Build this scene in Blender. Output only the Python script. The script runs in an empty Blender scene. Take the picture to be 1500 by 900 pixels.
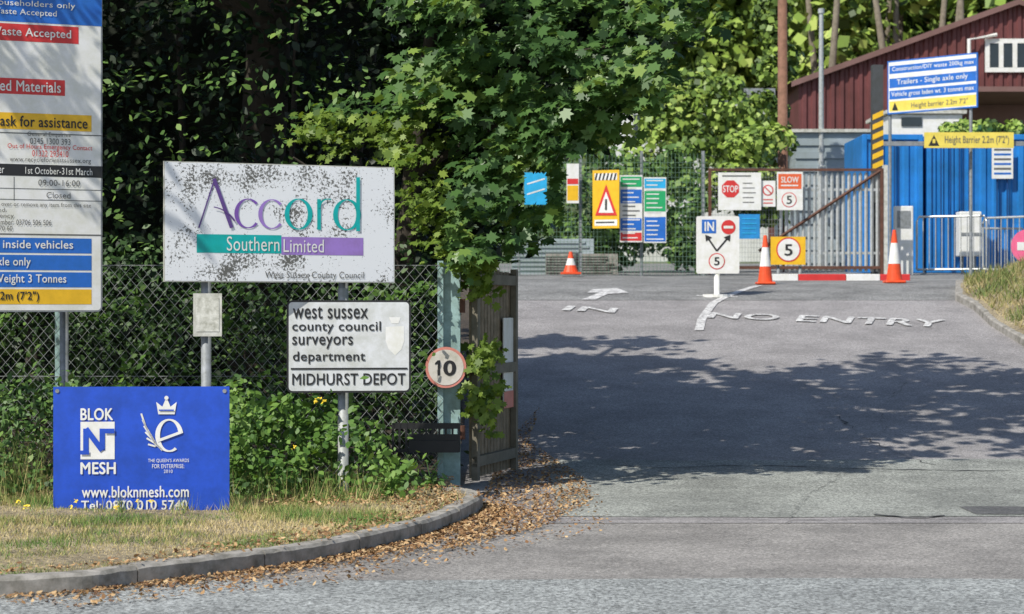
import bpy, math, random
import numpy as np
from mathutils import Matrix, Vector
random.seed(4); rng=np.random.default_rng(7)
scene=bpy.context.scene
F=2900.0; EYE=1.6
# ------------------------------------------------------------ terrain
KY=[-20,17,20,24,28,30,32,34,40,46,60,80,110,160,300]
KH=[0,0,.12,.65,1.2,1.5,1.76,1.97,2.22,2.4,2.9,4,9,30,60]
_d=np.arange(-30,320,0.1); _h=np.interp(_d,KY,KH); _k=np.ones(21)/21
_h=np.convolve(np.pad(_h,10,mode='edge'),_k,'valid')
YK=np.unique(np.round(np.concatenate([np.arange(-20,60,.25),np.arange(60,300,4)]),3))
HK=np.interp(YK,_d,_h)
def g(y): return float(np.interp(y,YK,HK))
def P(u,v,D): return Vector(((u-750)/F*D,D,EYE+(450-v)/F*D))
def ghit(u,v,off=0.0):
    D=6.0
    while D<70:
        if EYE+(450-v)/F*D<g(D)+off: break
        D+=0.02
    return ((u-750)/F*D,D)
# ------------------------------------------------------------ materials
def new_mat(name):
    m=bpy.data.materials.new(name); m.use_nodes=True; return m,m.node_tree.nodes,m.node_tree.links,m.node_tree.nodes['Principled BSDF']
_mc={}
def paint(name,col,rough=.5,dirt=.15,metal=0,scale=6):
    if name in _mc: return _mc[name]
    m,n,l,b=new_mat(name)
    tc=n.new('ShaderNodeTexCoord'); no=n.new('ShaderNodeTexNoise'); no.inputs['Scale'].default_value=scale; no.inputs['Detail'].default_value=5; no.inputs['Roughness'].default_value=.7
    l.new(tc.outputs['Object'],no.inputs['Vector'])
    r=n.new('ShaderNodeValToRGB'); r.color_ramp.elements[0].position=.3; r.color_ramp.elements[1].position=.62
    d=1-dirt
    r.color_ramp.elements[0].color=(col[0]*d*.9,col[1]*d*.9,col[2]*d*.8,1); r.color_ramp.elements[1].color=(*col,1)
    l.new(no.outputs['Fac'],r.inputs['Fac']); l.new(r.outputs['Color'],b.inputs['Base Color'])
    b.inputs['Roughness'].default_value=rough; b.inputs['Metallic'].default_value=metal
    _mc[name]=m; return m
WHITE=paint('white_paint',(.8,.8,.79),.45,.08)
BLUE=paint('blue_vinyl',(.02,.15,.58),.4,.1)
BLOKB=paint('royal_blue',(.018,.085,.58),.4,.22,0,4)
RED=paint('red_vinyl',(.66,.04,.04),.4,.1)
YEL=paint('yellow_vinyl',(.85,.5,.02),.4,.1)
PYEL=paint('pale_yellow',(.82,.66,.12),.4,.1)
BLACK=paint('black_vinyl',(.02,.02,.022),.5,.1)
DGREY=paint('grey_text',(.13,.13,.13),.5,.1)
TEAL=paint('teal_vinyl',(.0,.42,.42),.4,.1)
PURP=paint('purple_vinyl',(.20,.09,.42),.4,.1)
LILAC=paint('lilac_vinyl',(.33,.2,.58),.4,.1)
DPUR=paint('dark_purple',(.12,.06,.26),.4,.1)
GREEN=paint('green_vinyl',(.02,.38,.14),.4,.1)
CYAN=paint('cyan_vinyl',(.03,.42,.78),.4,.1)
PINK=paint('faded_red',(.72,.27,.22),.5,.2)
HOTP=paint('pink_red',(.85,.15,.3),.5,.1)
ORANGE=paint('cone_orange',(.85,.09,.02),.45,.18,0,5)
GALV=paint('galvanised_steel',(.30,.32,.34),.5,.35,.2,14)
STEEL=paint('pale_steel',(.5,.52,.53),.4,.2,.3,14)
PALEG=paint('pale_green_steel',(.34,.5,.5),.5,.35,0,9)
RUST=paint('rusty_steel',(.13,.055,.035),.8,.4,0,9)
WOODP=paint('pole_wood',(.22,.11,.07),.8,.35,0,8)
GATEW=paint('gate_wood',(.28,.22,.15),.8,.45,0,9)
BARK=paint('bark',(.05,.04,.03),.9,.5,0,9)
CREAM=paint('weathered_white',(.6,.6,.55),.6,.4,0,10)
CONBLUE=paint('container_blue',(.015,.21,.62),.45,.3,0,1.2)
DCONB=paint('container_dark_blue',(.01,.07,.25),.5,.3,0,1.2)
MAROON=paint('maroon_cladding',(.15,.045,.045),.6,.3,0,.8)
ROOF=paint('roof_sheet',(.2,.11,.10),.7,.2,0,.8)
GCLAD=paint('grey_cladding',(.34,.40,.44),.6,.2,0,.8)
PWALL=paint('pale_wall',(.66,.67,.66),.7,.2,0,.6)
GLASS=paint('window_glass',(.03,.04,.05),.08,.2,0,1)
CONC=paint('kerb_concrete',(.36,.34,.31),.9,.6,0,7)
MESHG=paint('green_wire',(.14,.24,.18),.6,.2)
def leafmat(name,cols,tr=.3,rough=.5):
    m,n,l,b=new_mat(name)
    a=n.new('ShaderNodeAttribute'); a.attribute_name='rnd'
    r=n.new('ShaderNodeValToRGB'); e=r.color_ramp.elements
    e[0].position=0; e[0].color=(*cols[0],1); e[1].position=1; e[1].color=(*cols[-1],1)
    for i,c in enumerate(cols[1:-1]):
        x=e.new((i+1)/(len(cols)-1)); x.color=(*c,1)
    l.new(a.outputs['Fac'],r.inputs['Fac']); l.new(r.outputs['Color'],b.inputs['Base Color'])
    b.inputs['Roughness'].default_value=rough; b.inputs['Specular IOR Level'].default_value=.35
    if tr>0:
        t=n.new('ShaderNodeBsdfTranslucent'); mx=n.new('ShaderNodeMixShader'); mx.inputs[0].default_value=tr
        g2=n.new('ShaderNodeMixRGB'); g2.blend_type='MULTIPLY'; g2.inputs[0].default_value=1; g2.inputs[2].default_value=(1.6,1.5,.5,1)
        l.new(r.outputs['Color'],g2.inputs[1]); l.new(g2.outputs[0],t.inputs['Color'])
        l.new(b.outputs[0],mx.inputs[1]); l.new(t.outputs[0],mx.inputs[2]); l.new(mx.outputs[0],n['Material Output'].inputs['Surface'])
    return m
MAPLE=leafmat('maple_leaves',[(.03,.07,.022),(.06,.13,.035),(.10,.19,.05),(.2,.29,.06)],.2,.42)
YMAPLE=leafmat('hazel_leaves',[(.07,.13,.02),(.15,.23,.035),(.25,.34,.06)],.3)
DARKL=leafmat('shaded_leaves',[(.006,.014,.005),(.014,.032,.01),(.03,.06,.018)],0)  # darkened leaf colour: shade inside wood and maple crown is painted in
CANOPY=leafmat('canopy_leaves',[(.03,.06,.015),(.06,.11,.03)],0)
HEDGE=leafmat('hedge_leaves',[(.02,.05,.014),(.045,.095,.024),(.10,.17,.04)],0)
SPRAY=leafmat('spray_leaves',[(.04,.09,.02),(.08,.16,.035),(.16,.25,.05)],0)
BRAMB=leafmat('bramble_leaves',[(.04,.10,.02),(.1,.2,.035),(.2,.32,.07)],.2)
DIST=leafmat('distant_foliage',[(.03,.06,.012),(.13,.21,.035),(.25,.36,.06),(.42,.50,.13)],0)
GRASSM=leafmat('grass_blades',[(.62,.50,.26),(.52,.42,.19),(.36,.33,.12),(.18,.26,.06),(.1,.2,.04)],0,.7)
BANKG=leafmat('bank_grass_blades',[(.42,.34,.17),(.33,.28,.12),(.2,.23,.07),(.1,.16,.04)],0,.7)
LITTERM=leafmat('leaf_litter',[(.12,.06,.03),(.26,.14,.06),(.42,.26,.12),(.55,.40,.22)],0,.8)
YFL=leafmat('ragwort_flowers',[(.8,.55,.02),(.85,.65,.05)],0)
def asphalt(name,c,sp=.35,warm=(1,1,1),bump=.5,scale=90,blotch=.2):
    m,n,l,b=new_mat(name)
    tc=n.new('ShaderNodeTexCoord')
    v=n.new('ShaderNodeTexVoronoi'); v.inputs['Scale'].default_value=scale
    n1=n.new('ShaderNodeTexNoise'); n1.inputs['Scale'].default_value=.9; n1.inputs['Detail'].default_value=7; n1.inputs['Roughness'].default_value=.7
    n2=n.new('ShaderNodeTexNoise'); n2.inputs['Scale'].default_value=30; n2.inputs['Detail'].default_value=4; n2.inputs['Roughness'].default_value=.8
    for q in (v,n1,n2): l.new(tc.outputs['Object'],q.inputs['Vector'])
    r=n.new('ShaderNodeValToRGB'); r.color_ramp.elements[0].position=.40; r.color_ramp.elements[1].position=.60
    a0=c*(1-blotch); a1=c*(1+blotch)
    r.color_ramp.elements[0].color=(a0*warm[0],a0*warm[1],a0*warm[2],1); r.color_ramp.elements[1].color=(a1*warm[0],a1*warm[1],a1*warm[2],1)
    l.new(n1.outputs['Fac'],r.inputs['Fac'])
    sep=n.new('ShaderNodeSeparateColor'); l.new(v.outputs['Color'],sep.inputs[0])
    mr=n.new('ShaderNodeMapRange'); mr.inputs[3].default_value=1-sp; mr.inputs[4].default_value=1+sp; l.new(sep.outputs[0],mr.inputs[0])
    mr2=n.new('ShaderNodeMapRange'); mr2.inputs[1].default_value=.3; mr2.inputs[2].default_value=.7; mr2.inputs[3].default_value=.68; mr2.inputs[4].default_value=1.28; l.new(n2.outputs['Fac'],mr2.inputs[0])
    mu=n.new('ShaderNodeMath'); mu.operation='MULTIPLY'; l.new(mr.outputs[0],mu.inputs[0]); l.new(mr2.outputs[0],mu.inputs[1])
    mx=n.new('ShaderNodeVectorMath'); mx.operation='SCALE'; l.new(r.outputs['Color'],mx.inputs[0]); l.new(mu.outputs[0],mx.inputs['Scale'])
    l.new(mx.outputs[0],b.inputs['Base Color']); b.inputs['Roughness'].default_value=.85
    bp=n.new('ShaderNodeBump'); bp.inputs['Strength'].default_value=bump; bp.inputs['Distance'].default_value=.006
    l.new(sep.outputs[1],bp.inputs['Height']); l.new(bp.outputs[0],b.inputs['Normal'])
    return m
ASPH=asphalt('asphalt_drive',.255,.35,(1.04,.99,.98),blotch=.16)
ASPH2=asphalt('asphalt_patch',.26,.55,(.98,1.02,.93),.9,75,.22)
ASPH3=asphalt('asphalt_road',.235,.4,(1.05,1,.94),.6,85,.2)
ASPH4=asphalt('asphalt_chippings',.27,.6,(.97,1.02,1.0),1,60,.15)
ASPH5=asphalt('asphalt_yard',.20,.5,(1,1,.97),.8,60,.25)
REP=asphalt('tar_repair',.12,.4,(1,1,1),.8,60,.3)
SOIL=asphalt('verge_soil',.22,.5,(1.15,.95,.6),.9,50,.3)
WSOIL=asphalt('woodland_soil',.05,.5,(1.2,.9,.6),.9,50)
GROUND=asphalt('ground_field',.09,.5,(.8,1.1,.4),.9,3)
def roadpaint():
    m,n,l,b=new_mat('worn_road_paint')
    tc=n.new('ShaderNodeTexCoord'); no=n.new('ShaderNodeTexNoise'); no.inputs['Scale'].default_value=11; no.inputs['Detail'].default_value=8; no.inputs['Roughness'].default_value=.85
    l.new(tc.outputs['Object'],no.inputs['Vector'])
    r=n.new('ShaderNodeValToRGB'); r.color_ramp.elements[0].position=.43; r.color_ramp.elements[1].position=.56
    r.color_ramp.elements[0].color=(.27,.26,.26,1); r.color_ramp.elements[1].color=(.72,.72,.7,1)
    l.new(no.outputs['Fac'],r.inputs['Fac']); l.new(r.outputs['Color'],b.inputs['Base Color']); b.inputs['Roughness'].default_value=.7
    return m
ROADP=roadpaint()
def lichen():
    m,n,l,b=new_mat('lichen_spotted_white')
    tc=n.new('ShaderNodeTexCoord')
    a=n.new('ShaderNodeTexNoise'); a.inputs['Scale'].default_value=46; a.inputs['Detail'].default_value=5; a.inputs['Roughness'].default_value=.7
    c=n.new('ShaderNodeTexNoise'); c.inputs['Scale'].default_value=3.2; c.inputs['Detail'].default_value=4
    for q in (a,c): l.new(tc.outputs['Object'],q.inputs['Vector'])
    m2=n.new('ShaderNodeMath'); m2.operation='MULTIPLY_ADD'; m2.inputs[1].default_value=.75; l.new(c.outputs['Fac'],m2.inputs[0]); l.new(a.outputs['Fac'],m2.inputs[2])
    r=n.new('ShaderNodeValToRGB'); r.color_ramp.elements[0].position=.94; r.color_ramp.elements[1].position=.995
    r.color_ramp.elements[0].color=(.78,.80,.82,1); r.color_ramp.elements[1].color=(.12,.12,.11,1)
    l.new(m2.outputs[0],r.inputs['Fac']); l.new(r.outputs['Color'],b.inputs['Base Color']); b.inputs['Roughness'].default_value=.6
    return m
LICH=lichen()
# ------------------------------------------------------------ mesh helpers
MW={}
def link(o,parent=None,local=True):
    scene.collection.objects.link(o)
    if parent is not None:
        o.parent=parent
        if not local: o.matrix_parent_inverse=MW[parent.name].inverted()
    return o
def empty(name,M=None):
    o=bpy.data.objects.new(name,None); scene.collection.objects.link(o); o.empty_display_size=.2
    M=M or Matrix.Identity(4); o.matrix_world=M; MW[o.name]=M.copy(); return o
class MB:
    def __init__(s): s.v=[]; s.f=[]
    def quad(s,a,b,c,d):
        i=len(s.v); s.v+= [tuple(a),tuple(b),tuple(c),tuple(d)]; s.f.append((i,i+1,i+2,i+3))
    def box(s,x0,x1,y0,y1,z0,z1):
        i=len(s.v); s.v+=[(x,y,z) for x in(x0,x1) for y in(y0,y1) for z in(z0,z1)]
        for f in((0,1,3,2),(4,6,7,5),(0,4,5,1),(2,3,7,6),(0,2,6,4),(1,5,7,3)): s.f.append(tuple(i+k for k in f))
    def obox(s,p0,p1,w,z0,z1):
        d=Vector((p1[0]-p0[0],p1[1]-p0[1],0)).normalized(); nrm=Vector((-d.y,d.x,0))*w/2
        i=len(s.v)
        for p in(p0,p1):
            for sg in(-1,1):
                for z in(z0,z1): s.v.append((p[0]+sg*nrm.x,p[1]+sg*nrm.y,z))
        for f in((0,1,3,2),(4,6,7,5),(0,4,5,1),(2,3,7,6),(0,2,6,4),(1,5,7,3)): s.f.append(tuple(i+k for k in f))
    def tube(s,pts,rad,n=8,cap=True):
        pts=[Vector(p) for p in pts]
        if not hasattr(rad,'__len__'): rad=[rad]*len(pts)
        base=len(s.v)
        for k,p in enumerate(pts):
            d=(pts[min(k+1,len(pts)-1)]-pts[max(k-1,0)]).normalized()
            a=d.cross(Vector((0,0,1)) if abs(d.z)<.9 else Vector((0,1,0))).normalized(); b=d.cross(a)
            for j in range(n):
                t=2*math.pi*j/n; q=p+(a*math.cos(t)+b*math.sin(t))*rad[k]; s.v.append(tuple(q))
        for k in range(len(pts)-1):
            for j in range(n):
                s.f.append((base+k*n+j,base+k*n+(j+1)%n,base+(k+1)*n+(j+1)%n,base+(k+1)*n+j))
        if cap:
            s.f.append(tuple(base+j for j in range(n))); s.f.append(tuple(base+(len(pts)-1)*n+j for j in range(n)))
    def build(s,name,mat,parent=None,local=True,smooth=False,bevel=0):
        me=bpy.data.meshes.new(name); me.from_pydata(s.v,[],s.f); me.materials.append(mat); me.update()
        if smooth: me.polygons.foreach_set('use_smooth',[True]*len(me.polygons))
        o=bpy.data.objects.new(name,me); link(o,parent,local)
        if bevel:
            b=o.modifiers.new('bev','BEVEL'); b.width=bevel; b.segments=2
        return o
# ------------------------------------------------------------ sign boards
class Board:
    def __init__(s,name,xL,yL,xR,yR,zT,zB,mat=None,thick=.02,border=0,bmat=None,round_=0):
        mat=mat or WHITE
        s.o=Vector((xL,yL,zB)); s.ex=Vector((xR-xL,yR-yL,0)); s.w=s.ex.length; s.ex.normalize(); s.ez=Vector((0,0,1)); s.ey=s.ez.cross(s.ex)
        s.h=zT-zB; s.n=s.ey
        M=Matrix.Identity(4)
        for i in range(3): M[i][0]=s.ex[i]; M[i][1]=s.ey[i]; M[i][2]=s.ez[i]; M[i][3]=s.o[i]
        s.M=M; s.e=empty(name,M)
        m=MB(); s._rr(m,0,s.w,0,s.h,0,thick,round_); m.build('panel',bmat if border else mat,s.e)
        if border:
            m=MB(); s._rr(m,border,s.w-border,border,s.h-border,-.002,-.001,max(0,round_-border)); m.build('face',mat,s.e)
    def _rr(s,m,x0,x1,z0,z1,y0,y1,r):
        if r<=0: m.box(x0,x1,y0,y1,z0,z1); return
        pts=[]
        for cx,cz,a0 in((x1-r,z1-r,0),(x0+r,z1-r,90),(x0+r,z0+r,180),(x1-r,z0+r,270)):
            for k in range(5):
                a=math.radians(a0+k*22.5); pts.append((cx+r*math.cos(a),cz+r*math.sin(a)))
        i=len(m.v); n=len(pts)
        m.v+=[(p[0],y0,p[1]) for p in pts]+[(p[0],y1,p[1]) for p in pts]
        m.f.append(tuple(range(i,i+n))); m.f.append(tuple(range(i+2*n-1,i+n-1,-1)))
        for k in range(n): m.f.append((i+k,i+n+k,i+n+(k+1)%n,i+(k+1)%n))
    def loc(s,u,v):
        d=Vector(((u-750)/F,1,(450-v)/F)); o=Vector((0,0,EYE))
        t=(s.o-o).dot(s.n)/d.dot(s.n); p=o+d*t-s.o
        return p.dot(s.ex),p.dot(s.ez)
    def bx(s,u0,v0,u1,v1):
        vm=(v0+v1)/2; x0=s.loc(u0,vm)[0]; x1=s.loc(u1,vm)[0]
        um=(max(0,u0)+u1)/2
        return x0,x1,s.loc(um,v1)[1],s.loc(um,v0)[1]
    def rect(s,u0,v0,u1,v1,mat,ly=1,name='stripe'):
        x0,x1,z0,z1=s.bx(u0,v0,u1,v1); x0=max(x0,.0); x1=min(x1,s.w)
        m=MB(); y=-.0035*ly; m.quad((x0,y,z0),(x1,y,z0),(x1,y,z1),(x0,y,z1)); m.build(name,mat,s.e)
    def text(s,t,u0,v0,u1,v1,mat,ly=2,bold=0.0):
        x0,x1,z0,z1=s.bx(u0,v0,u1,v1)
        vs,fs=textmesh(t,bold); y=-.0035*ly
        me=bpy.data.meshes.new('lettering'); me.from_pydata([(x0+a*(x1-x0),y-c*.0004,z0+b*(z1-z0)) for a,b,c in vs],[],fs); me.materials.append(mat)
        link(bpy.data.objects.new('lettering',me),s.e)
    def disc(s,u,v,rpx,mat,ly=1,name='roundel'):
        x,z=s.loc(u,v); r=abs(s.loc(u+rpx,v)[0]-x); y=-.0035*ly
        m=MB(); m.v=[(x+r*math.cos(a*math.pi/16),y,z+r*math.sin(a*math.pi/16)) for a in range(32)]; m.f=[tuple(range(32))]; m.build(name,mat,s.e)
    def poly(s,pts,mat,ly=1,name='symbol'):
        m=MB(); m.v=[(lambda q:(q[0],-.0035*ly,q[1]))(s.loc(*p)) for p in pts]; m.f=[tuple(range(len(pts)))]; m.build(name,mat,s.e)
    def line(s,pts,wpx,mat,ly=2):
        for a,b in zip(pts[:-1],pts[1:]):
            d=Vector((b[0]-a[0],b[1]-a[1])).normalized()*wpx/2; n=(-d.y,d.x)
            s.poly([(a[0]+n[0],a[1]+n[1]),(b[0]+n[0],b[1]+n[1]),(b[0]-n[0],b[1]-n[1]),(a[0]-n[0],a[1]-n[1])],mat,ly,'line')
    def arc(s,cx,cy,rx_,ry_,a0,a1,w,mat,ly=2,thin=.35):
        n=28; m=MB(); y=-.0035*ly
        for k in range(n+1):
            a=math.radians(a0+(a1-a0)*k/n); ww=w*(thin+(1-thin)*abs(math.cos(a)))/2
            for sg in(1,-1):
                x,z=s.loc(cx+(rx_+sg*ww)*math.cos(a),cy-(ry_+sg*ww*.7)*math.sin(a)); m.v.append((x,y,z))
        for k in range(n): m.f.append((2*k,2*k+1,2*k+3,2*k+2))
        m.build('letter',mat,s.e)
    def pole(s,u,ztop,y,r=.038,zb=None,mat=None):
        x=(u-750)/F*y; zb=g(y)-.1 if zb is None else zb
        m=MB(); m.tube([(x,y,zb),(x,y,ztop)],r,12); m.build('post',mat or GALV,s.e,False,True)
def PB(name,u0,v0,u1,v1,D0,D1=None,**k):
    D1=D1 or D0
    return Board(name,(u0-750)/F*D0,D0,(u1-750)/F*D1,D1,EYE+(450-v0)/F*D0,EYE+(450-v1)/F*D0,**k)
_tc={}
def textmesh(t,bold):
    if (t,bold) in _tc: return _tc[(t,bold)]
    c=bpy.data.curves.new('t','FONT'); c.body=t; c.resolution_u=4; c.space_character=1.05
    o=bpy.data.objects.new('t',c); scene.collection.objects.link(o)
    dg=bpy.context.evaluated_depsgraph_get()
    me=bpy.data.meshes.new_from_object(o.evaluated_get(dg))
    co=np.array([v.co[:2] for v in me.vertices]); fs=[tuple(p.vertices) for p in me.polygons]
    bpy.data.objects.remove(o); bpy.data.meshes.remove(me)
    n=len(co); V=[];FS=[]
    sh=[(0,0)] if bold<=0 else [(-bold,0),(bold,0),(0,bold*.6),(0,-bold*.6)]
    for i,(a,b) in enumerate(sh):
        V.append(np.column_stack([co+np.array([a,b]),np.full(n,float(i))])); FS+=[tuple(q+i*n for q in f) for f in fs]
    V=np.concatenate(V); mn=V[:,:2].min(0); mx=V[:,:2].max(0); V[:,:2]=(V[:,:2]-mn)/(mx-mn)
    _tc[(t,bold)]=(V.tolist(),FS); return _tc[(t,bold)]
# ------------------------------------------------------------ leaf masses
h=[(0,-.4),(.28,-.44),(.24,-.22),(.56,-.1),(.33,.06),(.44,.36),(.17,.25),(0,.62)]
T_MAPLE=np.array(h+[(-a,b) for a,b in h[::-1][1:-1]])
T_OVAL=np.array([(0,-.5),(.24,-.2),(.27,.1),(0,.55),(-.27,.1),(-.24,-.2)])
T_QUAD=np.array([(-.5,-.35),(.45,-.5),(.5,.4),(-.35,.5)])
def raw_mesh(name,V,k,mat,rnd,parent=None):
    N=len(V)//k
    me=bpy.data.meshes.new(name); me.vertices.add(len(V)); me.vertices.foreach_set('co',V.astype(np.float32).ravel())
    me.loops.add(len(V)); me.loops.foreach_set('vertex_index',np.arange(len(V),dtype=np.int32))
    me.polygons.add(N); me.polygons.foreach_set('loop_start',np.arange(0,len(V),k,dtype=np.int32)); me.polygons.foreach_set('loop_total',np.full(N,k,dtype=np.int32))
    me.update(calc_edges=True)
    a=me.attributes.new('rnd','FLOAT','POINT'); a.data.foreach_set('value',np.repeat(rnd,k).astype(np.float32))
    me.materials.append(mat); o=bpy.data.objects.new(name,me); link(o,parent,False if parent else True); return o
def leaves(name,pos,size,tmpl,mat,bias=(0,-.4,.8),spread=.6,curl=.25,parent=None,rnd=None,nrm=None):
    pos=np.asarray(pos); N=len(pos); size=np.broadcast_to(size,(N,))
    n=(np.asarray(bias) if nrm is None else nrm)+spread*rng.normal(size=(N,3)); n/=np.linalg.norm(n,axis=1)[:,None]
    r=rng.normal(size=(N,3)); t=np.cross(n,r); t/=np.linalg.norm(t,axis=1)[:,None]; b=np.cross(n,t)
    x=tmpl[:,0][None,:,None]; y=tmpl[:,1][None,:,None]
    V=pos[:,None,:]+size[:,None,None]*(x*t[:,None,:]+y*b[:,None,:]-curl*(x*x+y*y)*n[:,None,:])
    if rnd is None: rnd=np.clip(rng.normal(.45,.25,N),0,1)
    return raw_mesh(name,V.reshape(-1,3),len(tmpl),mat,rnd,parent)
def clumps(centres,rad,per,flat=.7):
    out=[];cr=[]
    for c,r in zip(centres,rad):
        k=max(3,int(per*rng.uniform(.6,1.4))); q=rng.normal(size=(k,3))*r*.5; q[:,2]*=flat
        out.append(q+np.asarray(c)); cr.append(np.full(k,rng.uniform()))
    return np.concatenate(out),np.concatenate(cr)
def inpoly(px,py,poly):
    c=np.zeros(len(px),bool); j=len(poly)-1
    for i in range(len(poly)):
        xi,yi=poly[i]; xj,yj=poly[j]
        c^=((yi>py)!=(yj>py))&(px<(xj-xi)*(py-yi)/(yj-yi+1e-9)+xi); j=i
    return c
def samp_poly(poly,n):
    poly=np.array(poly); out=np.zeros((0,2))
    while len(out)<n:
        q=rng.uniform(poly.min(0),poly.max(0),size=(n*3,2)); out=np.concatenate([out,q[inpoly(q[:,0],q[:,1],poly)]])
    return out[:n]
def W(uv,D): return np.stack([(uv[:,0]-750)/F*D,D,EYE+(450-uv[:,1])/F*D],1)
# ------------------------------------------------------------ ground sheets
def sheet(name,xl,xr,y0,y1,off,mat,nx=1):
    ys=[y0]+[y for y in YK if y0+.01<y<y1-.01]+[y1]; m=MB()
    for y in ys:
        a=xl(y) if callable(xl) else xl; b=xr(y) if callable(xr) else xr
        for k in range(nx+1): m.v.append((a+(b-a)*k/nx,y,g(y)+(off(a+(b-a)*k/nx,y) if callable(off) else off)))
    w=nx+1
    for i in range(len(ys)-1):
        for k in range(nx): m.f.append((i*w+k,i*w+k+1,(i+1)*w+k+1,(i+1)*w+k))
    return m.build(name,mat)
sheet('ground',-260,260,-20,300,0,GROUND)
sheet('road',-60,60,-15,19,.004,ASPH3)
sheet('driveway',-1.5,30,14.6,52,.008,ASPH)
def strip_patch(name,x0,x1,ya,yb,amp,off,mat):
    xs=np.linspace(x0,x1,90); m=MB()
    ph=[random.uniform(0,6) for _ in range(4)]
    for x in xs:
        ea=ya+amp*(math.sin(x*1.7+ph[0])+.5*math.sin(x*5+ph[1])); eb=yb+amp*2*(math.sin(x*1.1+ph[2])+.4*math.sin(x*6+ph[3]))
        for k in range(21): y=ea+(eb-ea)*k/20; m.v.append((x,y,g(y)+off))
    for i in range(len(xs)-1):
        for k in range(20): m.f.append((i*21+k,(i+1)*21+k,(i+1)*21+k+1,i*21+k+1))
    m.build(name,mat)
strip_patch('asphalt_patch',.35,30,15.0,19.35,.03,.012,ASPH2)
strip_patch('road_chippings',-40,40,6,11.55,.03,.012,ASPH4)
yard0=ghit(900,441)[1]
sheet('yard',-1,30,yard0,60,.012,ASPH5)
KX=[(9.0,-30),(9.3,-12),(9.9,-6),(10.84,-2.80),(11.3,-2.14),(12.05,-1.455),(12.6,-1.086),(13.45,-.696),(14.2,-.47),(14.9,-.32),(15.5,-.235),(15.9,-.26),(16.15,-.36),(16.3,-.5),(60,-.5)]
def kx(y): return float(np.interp(y,[a for a,_ in KX],[b for _,b in KX]))
def vo(x,y): return .1+.02*math.sin(x*1.3+1)*min(1,max(0,(kx(y)-x)))
def kin(y): return kx(y)-.03
sheet('grass_verge',-30,kin,9.05,17.2,vo,SOIL,60)
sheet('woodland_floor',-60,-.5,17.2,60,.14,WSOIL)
kp=[Vector((b,a,0)) for a,b in KX[1:-1]]
dense=[]
for i in range(len(kp)-1):
    a=kp[max(i-1,0)];b=kp[i];c=kp[i+1];d=kp[min(i+2,len(kp)-1)]
    for k in range(12):
        t=k/12; dense.append(.5*((2*b)+(-a+c)*t+(2*a-5*b+4*c-d)*t*t+(-a+3*b-3*c+d)*t**3))
def kerb(name,pts,w,hh,seg,mat,inner=1):
    m=MB(); prof=[(0,0),(0,hh-.02),(.02,hh),(w,hh),(w,0)]
    cur=[]; stones=[]
    for i in range(len(pts)-1):
        a,b=pts[i],pts[i+1]; n=max(1,int((b-a).length/.05))
        for k in range(n): cur.append(a.lerp(b,k/n))
    acc=[cur[0]]
    for p in cur[1:]:
        acc.append(p)
        if sum((acc[i+1]-acc[i]).length for i in range(len(acc)-1))>seg: stones.append(acc); acc=[p.lerp(acc[-2],-.12)]
    if len(acc)>2: stones.append(acc)
    for st in stones:
        if len(st)<3: continue
        base=len(m.v); dz=random.uniform(-.006,.008)
        for i,p in enumerate(st):
            d=(st[min(i+1,len(st)-1)]-st[max(i-1,0)]).normalized(); nn=Vector((-d.y,d.x,0))*inner
            for a,z in prof: m.v.append((p.x+nn.x*a,p.y+nn.y*a,g(p.y)+z+(dz+random.uniform(-.003,.003) if z else -.02)))
        for i in range(len(st)-1):
            for k in range(4): m.f.append((base+i*5+k,base+i*5+k+1,base+(i+1)*5+k+1,base+(i+1)*5+k))
        m.f.append(tuple(base+k for k in range(5))); m.f.append(tuple(base+(len(st)-1)*5+k for k in range(5)))
    return m.build(name,mat)
kerb('kerb',dense,.125,.125,.9,CONC)
rk=[ghit(1427,456),ghit(1450,478),ghit(1480,497),ghit(1500,509)]
RK=sorted([(y,x) for x,y in rk]); RK=[(RK[0][0]-3,RK[0][1]+.35)]+RK+[(RK[-1][0]+1.2,RK[-1][1]-.02),(RK[-1][0]+3.5,RK[-1][1]+.5)]
def rx(y): return float(np.interp(y,[a for a,_ in RK],[b for _,b in RK]))
def rvo(x,y): return .11+.35*min(1,max(0,(x-rx(y)-.1)/1.2))
sheet('roadside_verge',lambda y:rx(y)+.05,lambda y:rx(y)+6,RK[0][0],RK[-1][0],rvo,SOIL,16)
kerb('kerb',[Vector((x,y,0)) for y,x in RK],.12,.12,.9,CONC,-1)
ck=empty('asphalt_cracks')
def crack(pts,w=.012,wob=.04):
    m=MB(); q=[ghit(*p) for p in pts]; d=[]
    for a,b in zip(q[:-1],q[1:]):
        n=max(4,int(math.hypot(b[0]-a[0],b[1]-a[1])/.12))
        for k in range(n): d.append((a[0]+(b[0]-a[0])*k/n+random.uniform(-wob,wob),a[1]+(b[1]-a[1])*k/n+random.uniform(-wob,wob)))
    for a,b in zip(d[:-1],d[1:]):
        ww=w*random.uniform(.3,1.4); m.quad((a[0],a[1]-ww,g(a[1]-ww)+.017),(b[0],b[1]-ww,g(b[1]-ww)+.017),(b[0],b[1]+ww,g(b[1]+ww)+.017),(a[0],a[1]+ww,g(a[1]+ww)+.017))
    m.build('crack',paint('crack_tar',(.06,.06,.058),.7,.3),ck)
crack([(1225,612),(1262,640),(1290,655),(1330,672),(1382,688)],.03)
crack([(860,764),(1000,762),(1180,765),(1330,762),(1500,764)],.008,.02)
crack([(1285,757),(1340,761),(1400,757)],.035,.03)
crack([(880,683),(960,688),(1100,684),(1300,690),(1500,693)],.014,.04)
crack([(1090,800),(1160,765),(1180,730),(1240,692)],.006,.03)
crack([(1330,560),(1290,600),(1300,640)],.01,.04)
strip_patch('tar_repair',3.55,4.3,15.2,15.75,.04,.016,REP)
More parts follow.
